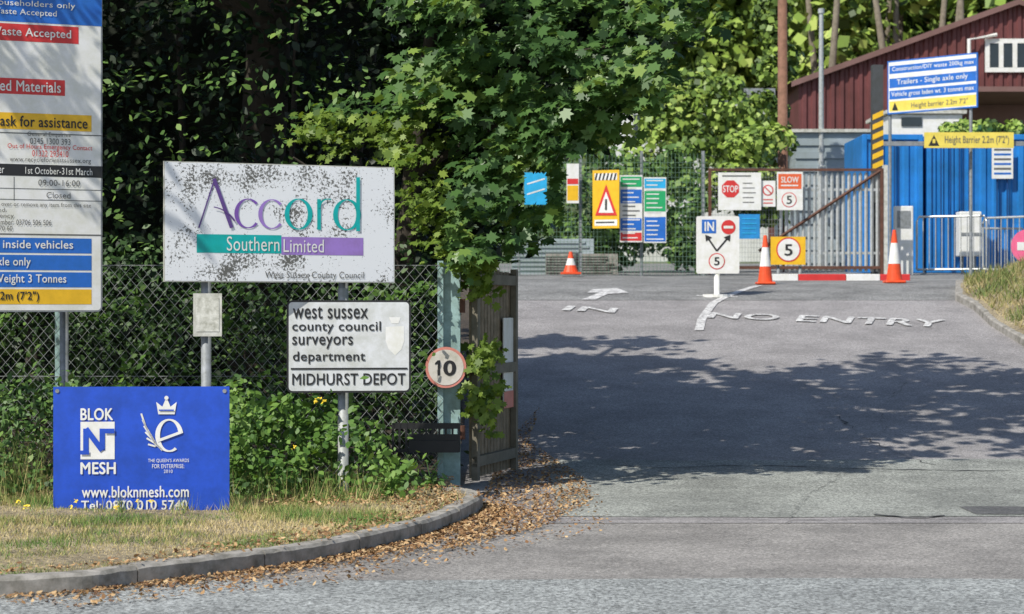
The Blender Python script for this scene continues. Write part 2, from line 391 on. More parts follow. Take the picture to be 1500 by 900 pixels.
# ------------------------------------------------------------ painted road markings
mk=empty('road_markings')
def gtext(t,BL,BR,TL,TR,bold=.0):
    a,b,c,d=[ghit(*p) for p in(BL,BR,TL,TR)]
    vs,fs=textmesh(t,bold); V=[]
    for s,q,k in vs:
        x=(a[0]*(1-s)+b[0]*s)*(1-q)+(c[0]*(1-s)+d[0]*s)*q; y=(a[1]*(1-s)+b[1]*s)*(1-q)+(c[1]*(1-s)+d[1]*s)*q
        V.append((x,y,g(y)+.024+k*.0006))
    me=bpy.data.meshes.new('word'); me.from_pydata(V,[],fs); me.materials.append(ROADP); link(bpy.data.objects.new('word',me),mk,True)
def gstrip(pts,w):
    m=MB(); q=[ghit(*p) for p in pts]; dd=[]
    for i in range(len(q)-1):
        n=max(2,int(math.hypot(q[i+1][0]-q[i][0],q[i+1][1]-q[i][1])/.2))
        for k in range(n): dd.append((q[i][0]+(q[i+1][0]-q[i][0])*k/n,q[i][1]+(q[i+1][1]-q[i][1])*k/n))
    dd.append(q[-1])
    for i,p in enumerate(dd):
        a=dd[max(i-1,0)];b=dd[min(i+1,len(dd)-1)]; d=Vector((b[0]-a[0],b[1]-a[1],0)).normalized(); n=Vector((-d.y,d.x,0))*w/2
        for s in(-1,1): m.v.append((p[0]+s*n.x,p[1]+s*n.y,g(p[1]+s*n.y)+.02))
    for i in range(len(dd)-1): m.f.append((2*i,2*i+1,2*i+3,2*i+2))
    m.build('line',ROADP,mk)
gtext('IN',(822,457),(900,461),(832,450),(906,454),.03)
gtext('NO ENTRY',(1036,468),(1380,482),(1042,460),(1386,471),.025)
def gpoly(pts):
    m=MB(); m.v=[(lambda q:(q[0],q[1],g(q[1])+.022))(ghit(*p)) for p in pts]; m.f=[tuple(range(len(pts)))]; m.build('arrow',ROADP,mk)
gpoly([(852,441),(872,441),(890,433),(921,431),(905,424),(868,426),(860,431),(878,431)])
gstrip([(1024,486),(1028,470),(1036,458),(1045,446),(1060,438),(1085,428),(1112,420)],.13)
gstrip([(1020,435),(1080,437)],.1)
# ------------------------------------------------------------ left tall board
TB=Board('recycling_centre_sign',-5.07,14.83,-3.228,15.6,4.35,1.562,mat=WHITE,thick=.03,border=.012,bmat=GALV,round_=.04)
R=TB.rect;T=TB.text
R(-240,-100,149,35,BLUE)
T('Householders only',-14,2,110,13,WHITE,2,.01); T('Waste Accepted',-14,14,83,25,WHITE,2,.01)
R(-240,37,115,62,RED); T('Waste Accepted',-16,42,104,58,WHITE,2,.015)
R(-240,116,95,139,RED); T('Used Materials',-20,119,89,135,WHITE,2,.015)
R(-240,167,134,191,YEL); T('ask for assistance',0,171,128,187,BLACK,2,.015)
R(-240,196,150,197.5,DGREY)
T('General Enquiries',40,194,103,202,DGREY); T('0345 1300 393',44,203,103,212,DGREY)
T('Out of Hours Emergency Contact',11,212,135,221,RED); T('01322 293410',47,221,100,230,RED); T('www.recycleforwestsussex.org',14,231,133,240,DGREY)
R(-240,242,150,259,BLACK); T('1st October-31st March',37,246,135,256,WHITE); T('er',-2,246,6,254,WHITE)
R(-240,277,150,278,DGREY); R(-240,293,150,294,DGREY); R(20,259,21,294,DGREY)
T('09:00-16:00',56,264,117,273,DGREY); T('Closed',68,282,103,291,DGREY)
T('not over or remove any item from this site',-12,297,133,305,DGREY); T('permitted.',-40,305,10,312,DGREY); T('Emergency',-30,313,20,321,DGREY); T('Number: 03706 506 506',-10,322,75,330,DGREY); T('0370 60',-10,331,18,338,DGREY)
R(-240,343,150,345,DGREY)
R(-240,349,134,371,BLUE); T('Stay inside vehicles',-32,352,107,368,WHITE,2,.015)
R(-240,374,134,396,BLUE); T('Single axle only',-52,377,45,393,WHITE,2,.015)
R(-240,399,134,421,BLUE); T('Max Weight 3 Tonnes',-40,402,97,418,WHITE,2,.015)
R(-240,424,134,446,YEL); T("Height 2.2m (7'2\")",-58,427,57,443,BLACK,2,.015)
TB.pole(94,4.2,15.75,.036); TB.pole(-120,4.2,15.3,.04)
# company board
AB=Board('company_sign',-2.69,15.3,-.949,16.0,2.729,1.795,mat=LICH,thick=.025,border=.008,bmat=CREAM)
AB.line([(291,334),(314,263)],2.2,DPUR,2); AB.line([(313,262),(339,334)],5.5,DPUR,3); AB.arc(305,345,44,42,30,80,3,DPUR,4,.6)
AB.arc(363,313,17,21,42,318,6,PURP,2,.3); AB.arc(398,314,17,21,42,318,6,LILAC,2,.3)
AB.arc(437,314,17,22,0,360,7,TEAL,2,.3)
AB.line([(467,292),(467,337)],5.5,TEAL,2); AB.arc(480,305,13,13,70,180,4,TEAL,3,.5)
AB.arc(508,315,17,22,0,360,7,TEAL,2,.3); AB.line([(524,260),(524,339)],5.5,TEAL,3)
AB.rect(288,344,412,371,TEAL); AB.rect(412,348,532,374,LILAC)
AB.text('Southern',332,347,409,368,WHITE,2); AB.text('Limited',415,351,474,370,WHITE,2)
AB.text('West Sussex County Council',388,398,533,411,DGREY,2)
AB.pole(302,2.45,15.5,.04); AB.pole(503,2.5,15.97,.04)
SP=PB('weathered_notice',283,430,325,493,15.42,15.44,mat=CREAM,thick=.015)
SP.rect(287,436,321,486,paint('faded_notice',(.66,.66,.6),.6,.5,0,16),1)
WS=PB('depot_sign',420,440,602,576,15.78,15.88,mat=paint('depot_white',(.68,.70,.72),.5,.25,0,5),thick=.02,border=.016,bmat=BLACK,round_=.045)
for s,b in(('west sussex',(429,449,539,467)),('county council',(428,471,558,489)),('surveyors',(428,493,517,511)),('department',(429,515,535,533))): WS.text(s,*b,BLACK,2,.012)
WS.rect(426,539,597,541.5,BLACK,2); WS.text('MIDHURST DEPOT',428,547,594,564,BLACK,2,.014)
WS.poly([(565,479),(592,478),(592,500),(588,512),(579,521),(569,511),(565,500)],WHITE,1,'shield'); WS.poly([(570,465),(587,465),(584,474),(573,474)],WHITE,1,'crest')
q=P(503,500,15.97); m=MB(); m.tube([(q.x,15.95,.05),(q.x,15.95,1.75)],.043,12); m.build('lower_post',STEEL,WS.e,False,True)
BS=PB('fencing_company_sign',78,567,336,752,14.72,14.8,mat=BLOKB,thick=.012)
BS.text('BLOK',118,598,166,616,WHITE,2,.03); BS.text('MESH',118,677,170,695,WHITE,2,.03)
BS.rect(118,618,168,673,WHITE,1,'logo'); BS.line([(126,662),(126,628)],8,BLOKB,2); BS.line([(126,628),(150,660)],8,BLOKB,3); BS.line([(150,660),(150,628)],8,BLOKB,2); BS.rect(154,628,168,635,BLOKB,4); BS.rect(118,660,131,666,BLOKB,4)
BS.arc(248,638,17,23,8,305,7,WHITE,2,.45); BS.line([(231,646),(266,633)],4,WHITE,3)
for k in range(6): BS.line([(207+k*2,606+k*9),(213+k*3,624+k*6),(228,650),(238,660)],2.6,WHITE,2)
BS.poly([(232,607),(229,589),(238,596),(244,582),(250,596),(259,589),(256,607)],WHITE,2,'crown'); BS.disc(244,583,3,WHITE,3)
BS.rect(233,600,255,602,BLOKB,4)
BS.text("THE QUEEN'S AWARDS",217,672,277,678,WHITE); BS.text('FOR ENTERPRISE:',223,680,270,686,WHITE); BS.text('2010',240,688,253,693,WHITE)
BS.text('www.bloknmesh.com',120,712,277,729,WHITE,2,.02); BS.text('Tel: 0870 010 5740',119,733,275,747,WHITE,2,.02)
for u in(84,329): BS.disc(u,573,3,GALV,2,'bolt')
m=MB()
for u in(90,322):
    a=P(u,600,14.85); m.tube([(a.x,14.86,.03),(a.x,14.86,.95)],.02,8)
m.build('stakes',GALV,BS.e,False)
# ------------------------------------------------------------ gate and fence
GP=empty('gate_post'); m=MB(); a=P(648,388,17.2);b=P(674,388,17.2)
m.box(a.x,b.x,17.2,17.35,0,1.97); m.build('column',PALEG,GP)
m=MB(); m.box(a.x-.01,b.x+.01,17.19,17.36,1.97,1.985); m.build('cap',PALEG,GP)
for z in(.45,1.0,1.55):
    m=MB(); m.tube([(b.x+.02,17.2,z),(b.x+.02,17.2,z+.12)],.025,8); m.build('hinge',RUST,GP)
gt=empty('timber_gate'); A=Vector((-.37,17.32,0));B=Vector((-.012,18.5,0)); m=MB()
n=13
for i in range(n):
    p=A.lerp(B,i/n+.012); q=A.lerp(B,(i+.82)/n+.012); m.obox(p,q,.022,.1,1.93+random.uniform(-.015,.01))
m.build('pales',GATEW,gt)
m=MB(); off=Vector((.03,-.01,0))
for z in(.2,1.0,1.8): m.obox(A+off*1.4,B+off*1.4,.05,z,z+.09)
m.obox(A+off*1.4,A.lerp(B,.06)+off*1.4,.055,.08,1.95); m.obox(A.lerp(B,.95)+off*1.4,B+off*1.4,.055,.08,1.95)
m.build('frame',paint('gate_frame',(.2,.18,.14),.8,.3),gt)
GN=Board('gate_notice',.01-.085,18.12,.012,18.42,1.5,.68,mat=WHITE,thick=.01); GN.rect(700,575,760,600,PINK,1)
TEN=PB('speed_limit_sign',622,508,683,569,17.05,17.1,mat=CREAM,thick=.001)
for c in list(TEN.e.children): bpy.data.objects.remove(c)
TEN.disc(653,538.5,30,PINK,1,'rim'); TEN.disc(653,538.5,26,paint('roundel_white',(.72,.68,.62),.5,.25),2,'face'); TEN.rect(641,528,644.5,550,BLACK,3); TEN.poly([(641,528),(641,533),(637,534.5),(637,532)],BLACK,3); TEN.text('0',649,528,668,550.5,BLACK,3,.03)
m=MB(); x,z=TEN.loc(653,538.5); r=.176
m.tube([(x,.0,z),(x,.012,z)],r,32); m.build('plate',GALV,TEN.e)
m=MB(); m.box(x-.12,x+.12,.013,.09,z-.02,z+.02); m.build('bracket',GALV,TEN.e)
bk=empty('black_fence_bracket',Matrix.Translation(P(575,663,17.0))); m=MB(); w=97/F*17; hh=43/F*17
m.box(0,w,0,.02,hh-.05,hh); m.box(0,w,0,.02,0,.03); m.box(w*.25,w,.003,.017,hh*.35,hh*.62)
for k in range(11): m.box(k*w/10-.006,k*w/10+.012,-.005,.025,0.002,hh-.002)
m.box(w*.25,w,-.02,-.006,0,.1)
m.build('rails',BLACK,bk)
cf=empty('chain_link_fence'); m=MB(); y=17.12; x0,x1,z0,z1=-6.2,-.6,.08,1.96; sl=1.15
x=x0-(z1-z0)/sl; r=.0023; pitch=.094
while x<x1:
    for s in(1,-1):
        xa,xb=x,x+(z1-z0)/sl
        za,zb=(z0,z1) if s==1 else (z1,z0)
        def zz(xx): return za+(zb-za)*(xx-xa)/(xb-xa)
        ca,cb=max(xa,x0),min(xb,x1)
        if cb-ca>.02:
            mid=(ca+cb)/2+random.uniform(-.2,.2)*(cb-ca); bow=.012*math.sin(x*1.7)
            m.tube([(ca,y+.003*s,zz(ca)),(mid,y,zz(mid)+bow),(cb,y-.003*s,zz(cb))],r,3,False)
    x+=pitch+random.uniform(-.003,.003)
m.build('mesh',STEEL,cf)
m=MB()
for z in(z1,1.0,.12): m.tube([(x0,y+.006,z),(x1,y+.006,z)],.003,4)
m.build('line_wires',GALV,cf)
m=MB()
for xx in(-5.7,-3.93,-.62): m.box(xx-.025,xx+.025,y+.01,y+.06,0,2.0)
m.build('posts',PALEG,cf)
# ------------------------------------------------------------ woodland
def bumpy(x0,x1,z0,z1,y,amp=.5):
    m=MB(); nx,nz=60,30
    for j in range(nz+1):
        for i in range(nx+1):
            xx=x0+(x1-x0)*i/nx; z=z0+(z1-z0)*j/nz
            m.v.append((xx,y+amp*(math.sin(xx*2.1+z)*.5+math.sin(z*3+xx*.7)*.4+random.uniform(-.3,.3)),z))
    for j in range(nz):
        for i in range(nx): m.f.append((j*(nx+1)+i,j*(nx+1)+i+1,(j+1)*(nx+1)+i+1,(j+1)*(nx+1)+i))
    return m
DK=paint('deep_shade_foliage',(.010,.016,.007),.95,.5,0,3)  # near-black backdrop sheet; the wood's deep shade is put into its colour
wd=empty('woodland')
bumpy(-16,-.6,0,6.5,22.5).build('shade_backdrop',DK,wd)
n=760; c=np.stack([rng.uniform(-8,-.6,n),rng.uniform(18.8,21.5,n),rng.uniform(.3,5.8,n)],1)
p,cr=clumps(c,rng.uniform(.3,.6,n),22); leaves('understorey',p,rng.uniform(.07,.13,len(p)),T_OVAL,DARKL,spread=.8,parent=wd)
n=95; c=np.stack([rng.uniform(-5,-.9,n),rng.uniform(17.3,18.5,n),rng.uniform(2.1,4.6,n)],1)
p,cr=clumps(c,rng.uniform(.15,.4,n),13,.4); leaves('sunlit_sprays',p,rng.uniform(.04,.1,len(p)),T_OVAL,SPRAY,bias=(-.2,-.4,.8),spread=.5,parent=wd)
m=MB()
for xx,yy,r in((-4.9,20.6,.09),(-3.6,20.9,.05),(-2.4,20.4,.04),(-1.7,20.9,.07)):
    m.tube([(xx,yy,0),(xx+random.uniform(-.3,.3),yy,2.5),(xx+random.uniform(-.8,.8),yy+random.uniform(-.3,.3),6)],[r,r*.8,r*.6],8)
m.build('trunks',BARK,wd,smooth=True)
ct=empty('oak_tree'); m=MB()
m.tube([(-2.8,21.2,0),(-2.7,21.1,2.5),(-2.5,20.6,5),(-2.2,20,8)],[.30,.26,.22,.12],12)
for e in((1.8,19,7),(3.8,19.5,7.4),(.8,20.5,7.4),(-6,19,6.8),(-4.5,17.8,6.4),(-1,17.6,6.6),(-2,23.4,6.8),(-8,19,7),(2.6,16.8,6.9)):
    m.tube([(-2.6,20.6,4.6),((-2.6+e[0])/2,(20.3+e[1])/2,6.1),e],[.14,.09,.03],8)
m.tube([(-4.5,17.8,6.4),(-5.2,15.5,6.5),(-5.4,13.9,6.0)],[.05,.035,.012],6)
m.build('trunk',BARK,ct,smooth=True)
c=[]
while len(c)<345:
    q=(rng.uniform(-12,6.6),rng.uniform(15.9,22),rng.uniform(5.8,8.6))
    ex=((q[0]+2.9)/8.6)**2+((q[1]-19.0)/2.5)**2+((q[2]-7.1)/1.5)**2
    if ex<.7 or (ex<1.3 and rng.uniform()<.35): c.append(q)
for i in range(16): c.append((rng.uniform(-3.9,-1.2),rng.uniform(23.1,23.7),rng.uniform(6.8,7.1)))
for i in range(30):
    xx=rng.uniform(1.0,5.2); c.append((xx,rng.uniform(15.5,17.2)+.0*xx,rng.uniform(6.6,7.2)))
c=np.array(c); p,cr=clumps(c,rng.uniform(.22,.75,len(c)),34,.45); leaves('crown',p,rng.uniform(.10,.24,len(p)),T_QUAD,CANOPY,bias=(0,0,1),spread=.5,parent=ct)
n=44; c=np.stack([rng.uniform(-6.5,-4.6,n),rng.uniform(13.2,14.5,n),rng.uniform(5.4,6.5,n)],1)
p,cr=clumps(c,rng.uniform(.12,.3,n),20); leaves('low_branch',p,rng.uniform(.06,.13,len(p)),T_OVAL,CANOPY,spread=.6,parent=ct)
# maple
OUT=[(560,-60),(1010,-60),(1022,30),(1005,62),(965,75),(985,112),(945,150),(905,165),(935,185),(890,205),(850,222),(825,240),(845,262),(852,305),(838,332),(800,330),(770,362),(742,372),(735,402),(700,392),(655,372),(610,352),(595,300),(585,235),(560,225),(430,215),(405,222),(430,175),(480,160),(540,165),(560,140),(600,95),(640,60),(600,20)]
mp=empty('maple_tree'); N=235; uv=samp_poly(OUT,N)
cc=W(uv,17.4+rng.uniform(-1.1,1.3,N))
p,cr=clumps(cc,rng.uniform(.16,.36,N),34,.5)
def prune(p,cr):
    # keep the crown clear of the notices on the yard fence
    u=750+p[:,0]/p[:,1]*F; v=450-(p[:,2]-EYE)/p[:,1]*F
    bad=((u>762)&(u<806)&(v>246)&(v<304))|((u>822)&(v>232))|((u>700)&(v>385)&(v<700))
    return p[~bad],cr[~bad]
p,cr=prune(p,cr)
yl=(p[:,0]<-.55)&(p[:,2]<3.3)
leaves('crown',p[~yl],rng.uniform(.07,.15,(~yl).sum()),T_MAPLE,MAPLE,bias=(-.25,-.5,.75),spread=.42,parent=mp,rnd=np.clip(cr[~yl]*.7+rng.normal(.1,.17,(~yl).sum()),0,1))
leaves('lower_sprays',p[yl],rng.uniform(.05,.1,yl.sum()),T_MAPLE,YMAPLE,bias=(-.25,-.5,.8),spread=.45,parent=mp)
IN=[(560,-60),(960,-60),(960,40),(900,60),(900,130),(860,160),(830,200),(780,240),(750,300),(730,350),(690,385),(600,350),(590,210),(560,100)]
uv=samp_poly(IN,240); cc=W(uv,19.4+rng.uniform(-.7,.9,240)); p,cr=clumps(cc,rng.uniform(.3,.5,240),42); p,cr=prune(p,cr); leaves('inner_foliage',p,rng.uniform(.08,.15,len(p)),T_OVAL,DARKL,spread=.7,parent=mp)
m=MB(); m.tube([(-1.1,18.6,0),(-1.05,18.5,1.6),(-.9,18.3,3),(-.6,18.1,5)],[.13,.11,.09,.05],10)
for s,e in(((-1,18.4,2.2),(.0,17.4,2.8)),((-.95,18.3,2.8),(.8,17.6,3.5)),((-.8,18.2,3.4),(1.2,17.8,4.0)),((-1,18.4,2.0),(-1.9,17.2,2.9)),((-.7,18.1,4.2),(1.5,18,4.6))):
    s=Vector(s);e=Vector(e); m.tube([s,s.lerp(e,.5)+Vector((0,0,.15)),e],[.04,.025,.008],6)
m.build('trunk',BARK,mp,smooth=True)
hd=empty('hedge')
n=400; c=np.stack([rng.uniform(-6.5,-.65,n),rng.uniform(17.35,18.6,n),rng.uniform(.1,1,n)**.8*2.1],1)
p,cr=clumps(c,rng.uniform(.2,.4,n),32); leaves('leaves',p,rng.uniform(.04,.09,len(p)),T_OVAL,HEDGE,bias=(0,-.4,.7),spread=.75,parent=hd,rnd=np.clip(cr*.75+rng.normal(.05,.12,len(p)),0,1))
n=80; c=np.stack([rng.uniform(-6.5,-.7,n),rng.uniform(16.9,17.1,n),rng.uniform(.1,1.9,n)],1)
p,cr=clumps(c,rng.uniform(.1,.22,n),18); leaves('climbers',p,rng.uniform(.04,.08,len(p)),T_OVAL,BRAMB,bias=(0,-.6,.6),spread=.6,parent=hd)
BR=[(335,560),(380,545),(400,570),(440,600),(480,590),(540,600),(560,660),(640,690),(660,725),(600,720),(540,715),(500,740),(330,755),(325,650)]
br=empty('bramble_bush'); uv=samp_poly(BR,115); cc=W(uv,rng.uniform(15.4,16.7,115)); cc[:,2]=np.maximum(cc[:,2],.15)
p,cr=clumps(cc,rng.uniform(.12,.26,115),40); p[:,2]=np.maximum(p[:,2],.12)
u=750+p[:,0]/p[:,1]*F; v=450-(p[:,2]-EYE)/p[:,1]*F; kp_=~((abs(u-503)<9)&(v<685)&(p[:,1]<15.95)&(rng.uniform(size=len(u))<.85)); p=p[kp_];cr=cr[kp_]
leaves('leaves',p,rng.uniform(.035,.09,len(p)),T_OVAL,BRAMB,bias=(-.1,-.5,.7),spread=.5,parent=br,rnd=np.clip(cr*.7+rng.normal(.12,.17,len(p)),0,1))
m=MB()
for i in range(30):
    q=W(samp_poly(BR,1),np.array([16.3]))[0]; m.tube([(q[0]+random.uniform(-.2,.2),16.4,.1),(q[0],16.2,.35),(q[0]+random.uniform(-.15,.15),16.0,q[2]+.1)],.004,4)
m.build('stems',SPRAY,br)
iv=empty('ivy'); uv=np.concatenate([samp_poly([(684,500),(725,495),(735,560),(715,640),(695,650),(684,600),(684,560)],22),samp_poly([(655,380),(740,380),(735,430),(650,420)],14)]); cc=W(uv,rng.uniform(17.0,17.5,len(uv)))
p,cr=clumps(cc,rng.uniform(.06,.14,len(uv)),16); leaves('leaves',p,rng.uniform(.05,.10,len(p)),T_MAPLE,YMAPLE,bias=(-.1,-.7,.5),spread=.4,parent=iv)
n=130; c=np.stack([rng.uniform(-5,-3.45,n),rng.uniform(15.2,16.9,n),rng.uniform(.1,1.0,n)],1)
wdn=empty('weeds'); p,cr=clumps(c,rng.uniform(.12,.25,n),26); p[:,2]=np.maximum(p[:,2],.12); leaves('leaves',p,rng.uniform(.03,.08,len(p)),T_OVAL,SPRAY,spread=.6,parent=wdn)
fl=W(np.array([(468,583),(462,588),(474,588),(225,720),(140,741),(60,755),(246,742),(430,655),(150,760),(28,770),(212,780),(90,775)],float),np.full(12,15.3)); fl[3:7,1]=14.6; fl[8:,1]=14.2; fl[3:,2]=np.maximum(fl[3:,2],.17)
p,cr=clumps(fl,np.full(12,.02),10); leaves('flowers',p,.02,T_OVAL,YFL,bias=(0,-.5,.7),spread=.3,parent=wdn)
# ------------------------------------------------------------ grass
def blades(name,xy,z,hgt,wd_,rnd,parent=None,lean=.45,mat=None):
    N=len(xy); base=np.column_stack([xy,z]); a=rng.uniform(0,2*np.pi,N); wv=np.stack([np.cos(a),np.sin(a),np.zeros(N)],1)*wd_[:,None]/2
    ln=rng.normal(size=(N,2))*lean; tip=base+np.stack([ln[:,0]*hgt,ln[:,1]*hgt,hgt],1)
    V=np.stack([base-wv,base+wv,tip],1).reshape(-1,3); return raw_mesh(name,V,3,mat or GRASSM,rnd,parent)
def pn(x,y,s): return .5+.25*(np.sin(x*s*1.7+1.3*np.sin(y*s))+np.sin(y*s*1.9+1.7*np.sin(x*s*.8+2)))
N=90000; xy=np.column_stack([rng.uniform(-5.2,-.2,N),rng.uniform(10.2,17.1,N)])
kxs=np.interp(xy[:,1],[a for a,_ in KX],[b for _,b in KX]); d=kxs-xy[:,0]; keep=(d>.13)&(xy[:,0]>-.30*xy[:,1]-.3); keep&=~((d<1.1)&(xy[:,1]>14.6)&(rng.uniform(size=N)<.7)); keep&=~((d<.35)&(rng.uniform(size=N)<.4)); xy=xy[keep];d=d[keep]
q=pn(xy[:,0],xy[:,1],2.2)*.6+pn(xy[:,0]+3,xy[:,1],6.1)*.4; z=np.array([g(b)+vo(a,b) for a,b in xy])-.01
hg=(.015+.06*q**1.5+.03*rng.uniform(size=len(xy)))*np.clip(.5+(xy[:,1]-12)*.25,.45,1.3)
hg*=np.where((xy[:,1]<14.75)&(xy[:,1]>14.0)&(xy[:,0]<-2.0),.45,1)
rn=np.clip(q*1.5-.3+rng.normal(.0,.2,len(xy)),0,1)
blades('grass',xy,z,hg,rng.uniform(.004,.010,len(xy)),rn)
N=2600; xy=np.column_stack([rng.uniform(-5,-1.0,N),rng.uniform(14.95,16.6,N)]); z=np.full(N,.1)
blades('tall_grass',xy,z,rng.uniform(.15,.38,N)*np.where(xy[:,0]<-3.6,1.5,.8),rng.uniform(.004,.008,N),np.clip(rng.normal(.65,.3,N),0,1),lean=.3)
N=260; cxs=rng.uniform(-3.5,-1.9,12); ii=rng.integers(0,12,N); xy=np.column_stack([cxs[ii]+rng.normal(0,.04,N),rng.uniform(14.35,14.68,N)])
blades('grass_tufts',xy,np.full(N,.1),rng.uniform(.05,.17,N),rng.uniform(.004,.008,N),np.clip(rng.normal(.6,.3,N),0,1),lean=.35)
N=11000; yy=rng.uniform(RK[0][0],RK[-1][0],N); xs=np.array([rx(b) for b in yy]); dx=rng.uniform(.15,2.6,N); z=np.array([g(b)+rvo(a+c,b) for a,b,c in zip(xs,yy,dx)])
q=pn(xs+dx,yy,2.5)
blades('bank_grass',np.column_stack([xs+dx,yy]),z,rng.uniform(.05,.2,N)*(.4+q),rng.uniform(.012,.025,N),np.clip(q*1.1-.1+rng.normal(0,.22,N),0,1),mat=BANKG)
# leaf litter
L=[]
N=4600; t=rng.uniform(10.2,15.9,N); k=np.array([kx(v) for v in t]); o=np.abs(rng.normal(0,.16,N)); L.append(np.column_stack([k+o*.85,t-o*.6]))
N=5200; uv=samp_poly([(700,742),(752,640),(790,600),(775,650),(850,700),(870,735),(800,775),(700,800),(640,815),(700,765)],N); L.append(np.array([ghit(a,b) for a,b in uv]))
N=2000; L.append(np.column_stack([rng.uniform(-1.9,-.4,N),rng.uniform(14.7,17,N)]))
N=1800; uv=samp_poly([(700,745),(870,715),(900,780),(500,860),(100,898),(10,890)],N); L.append(np.array([ghit(a,b) for a,b in uv]))
N=900; t=rng.uniform(10.4,15.5,N); k=np.array([kx(v) for v in t]); L.append(np.column_stack([k-.12-np.abs(rng.normal(0,.18,N)),t]))
xy=np.concatenate(L); sz=rng.uniform(.01,.045,len(xy)); onv=np.array([kx(b)-a>0 for a,b in xy]); z=np.array([g(b) for b in xy[:,1]])+np.where(onv,.128,.02)+rng.uniform(0,.012,len(xy))
leaves('leaf_litter',np.column_stack([xy,z]),sz,T_OVAL,LITTERM,bias=(0,0,1),spread=.35,curl=-.5,rnd=rng.uniform(size=len(xy)))
# ------------------------------------------------------------ yard: in/out sign
y0=ghit(1050,436)[1]
S=PB('in_and_no_entry_sign',1020,317,1083,401,y0,mat=WHITE,thick=.02,round_=.03)
S.rect(1028,322,1049,342,BLUE); S.text('IN',1032,325,1046,339,WHITE,2,.03); S.disc(1067,333,10.5,RED,1); S.rect(1060,331,1074,335,WHITE,2)
S.line([(1037,349),(1050,368),(1066,349)],2.6,BLACK,1); S.poly([(1033,344),(1043,348),(1034,354)],BLACK,2); S.poly([(1070,344),(1060,348),(1069,354)],BLACK,2)
S.disc(1050,383,12,RED,1); S.disc(1050,383,10.5,WHITE,2); S.text('5',1046,377,1054,389,BLACK,3,.02)
S.pole(1050,1.6+130/F*y0,y0+.05,.045,mat=WHITE)
m=MB(); xx=(1050-750)/F*y0; m.tube([(xx,y0+.05,g(y0)),(xx,y0+.05,g(y0)+.05)],.22,16); m.build('base',WHITE,S.e,False)
def cone(u,v,hpx):
    x,y=ghit(u,v); H=hpx/F*y; e=empty('traffic_cone',Matrix.Translation((x,y,g(y)+.012)))
    b=H*.19; m=MB(); m.box(-b,b,-b,b,0,.045); m.build('base',ORANGE,e,bevel=.02)
    def rr(t): return (H*.15)*(1-t)+.03*t
    def fr(t0,t1,mat,n,ex=0):
        m=MB(); m.tube([(0,0,.045+(H-.045)*t0),(0,0,.045+(H-.045)*t1)],[rr(t0)+ex,rr(t1)+ex],20); m.build(n,mat,e)
    fr(0,.33,ORANGE,'lower_body'); fr(.33,.74,WHITE,'sleeve',.003); fr(.74,1,ORANGE,'tip')
cone(1121,418,72); cone(1310,416,78)
def fcone(u,v,hpx,y):
    x=(u-750)/F*y; H=hpx/F*y; e=empty('traffic_cone',Matrix.Translation((x,y,EYE+(450-v)/F*y)))
    m=MB(); m.box(-.2,.2,-.2,.2,0,.04); m.tube([(0,0,.04),(0,0,H*.4)],[.15,.1],14); m.build('body',ORANGE,e)
    m=MB(); m.tube([(0,0,H*.4),(0,0,H*.7)],[.1,.06],14); m.build('sleeve',WHITE,e); m=MB(); m.tube([(0,0,H*.7),(0,0,H)],[.06,.03],14); m.build('tip',ORANGE,e)
fcone(836,402,33,39.4)
rw=empty('painted_kerb')
for i,(a,b) in enumerate(((1132,1170),(1170,1240),(1240,1290),(1290,1334))):
    yk=36.6
    m=MB(); m.box((a-750)/F*yk,(b-750)/F*yk-.01,yk,yk+.2,g(yk),g(yk)+.13); m.build('kerb_block',(WHITE,RED,WHITE,RED)[i],rw,bevel=.01)
S=PB('speed_notice',1129,347,1180,388,38,mat=YEL,thick=.02); S.disc(1155,366,18,RED,1); S.disc(1155,366,16,WHITE,2); S.text('5',1149,358,1161,375,BLACK,3,.02)
S.pole(1140,1.6+60/F*38,38.08,.03); S.pole(1172,1.6+60/F*38,38.08,.03)
gy=40.0; gx0=(1040-750)/F*gy; gx1=(1292-750)/F*gy; gb=g(gy); gtz=1.6+203/F*gy
pg=empty('palisade_gate'); m=MB()
m.box(gx0,gx1,gy,gy+.06,gtz-.05,gtz); m.box(gx0,gx1,gy,gy+.06,gb+.15,gb+.21); m.box(gx0-.03,gx0+.03,gy-.01,gy+.07,gb+.05,gtz+.002); m.box(gx1-.03,gx1+.03,gy-.01,gy+.07,gb+.05,gtz+.002)
a=P(1112,368,gy);b=P(1290,250,gy); m.tube([(a.x,gy+.02,a.z),(b.x,gy+.02,b.z)],.035,6); m.build('frame',RUST,pg)
m=MB(); xx=(1142-750)/F*gy
while xx<gx1-.05:
    m.v+=[(xx,gy+.07,gb+.1),(xx+.035,gy+.05,gb+.1),(xx+.07,gy+.07,gb+.1),(xx,gy+.07,gtz-.12),(xx+.035,gy+.05,gtz-.06),(xx+.07,gy+.07,gtz-.12)]
    i=len(m.v)-6; m.f+=[(i,i+1,i+4,i+3),(i+1,i+2,i+5,i+4)]; xx+=.115
for z in(gb+.45,gtz-.45): m.box((1142-750)/F*gy,gx1,gy+.075,gy+.11,z,z+.05)
m.build('pales',STEEL,pg)
m=MB(); a=gx1+.07; m.box(a-.05,a+.05,gy,gy+.1,gb,1.6+208/F*gy); m.build('post',CREAM,pg)
m=MB()
for k in range(24):
    xx=gx0+.05+k*.06; m.box(xx,xx+.005,gy+.02,gy+.025,gb+.2,gtz-.05)
for k in range(22): m.box(gx0,gx0+1.45,gy+.026,gy+.03,gb+.2+k*.095,gb+.205+k*.095)
m.build('mesh_infill',GALV,pg)
S=PB('stop_sign',1052,253,1115,308,39.85,mat=WHITE,thick=.01); c=[(1070+13.5*math.cos(math.radians(22.5+45*k)),277+13.5*math.sin(math.radians(22.5+45*k))) for k in range(8)]
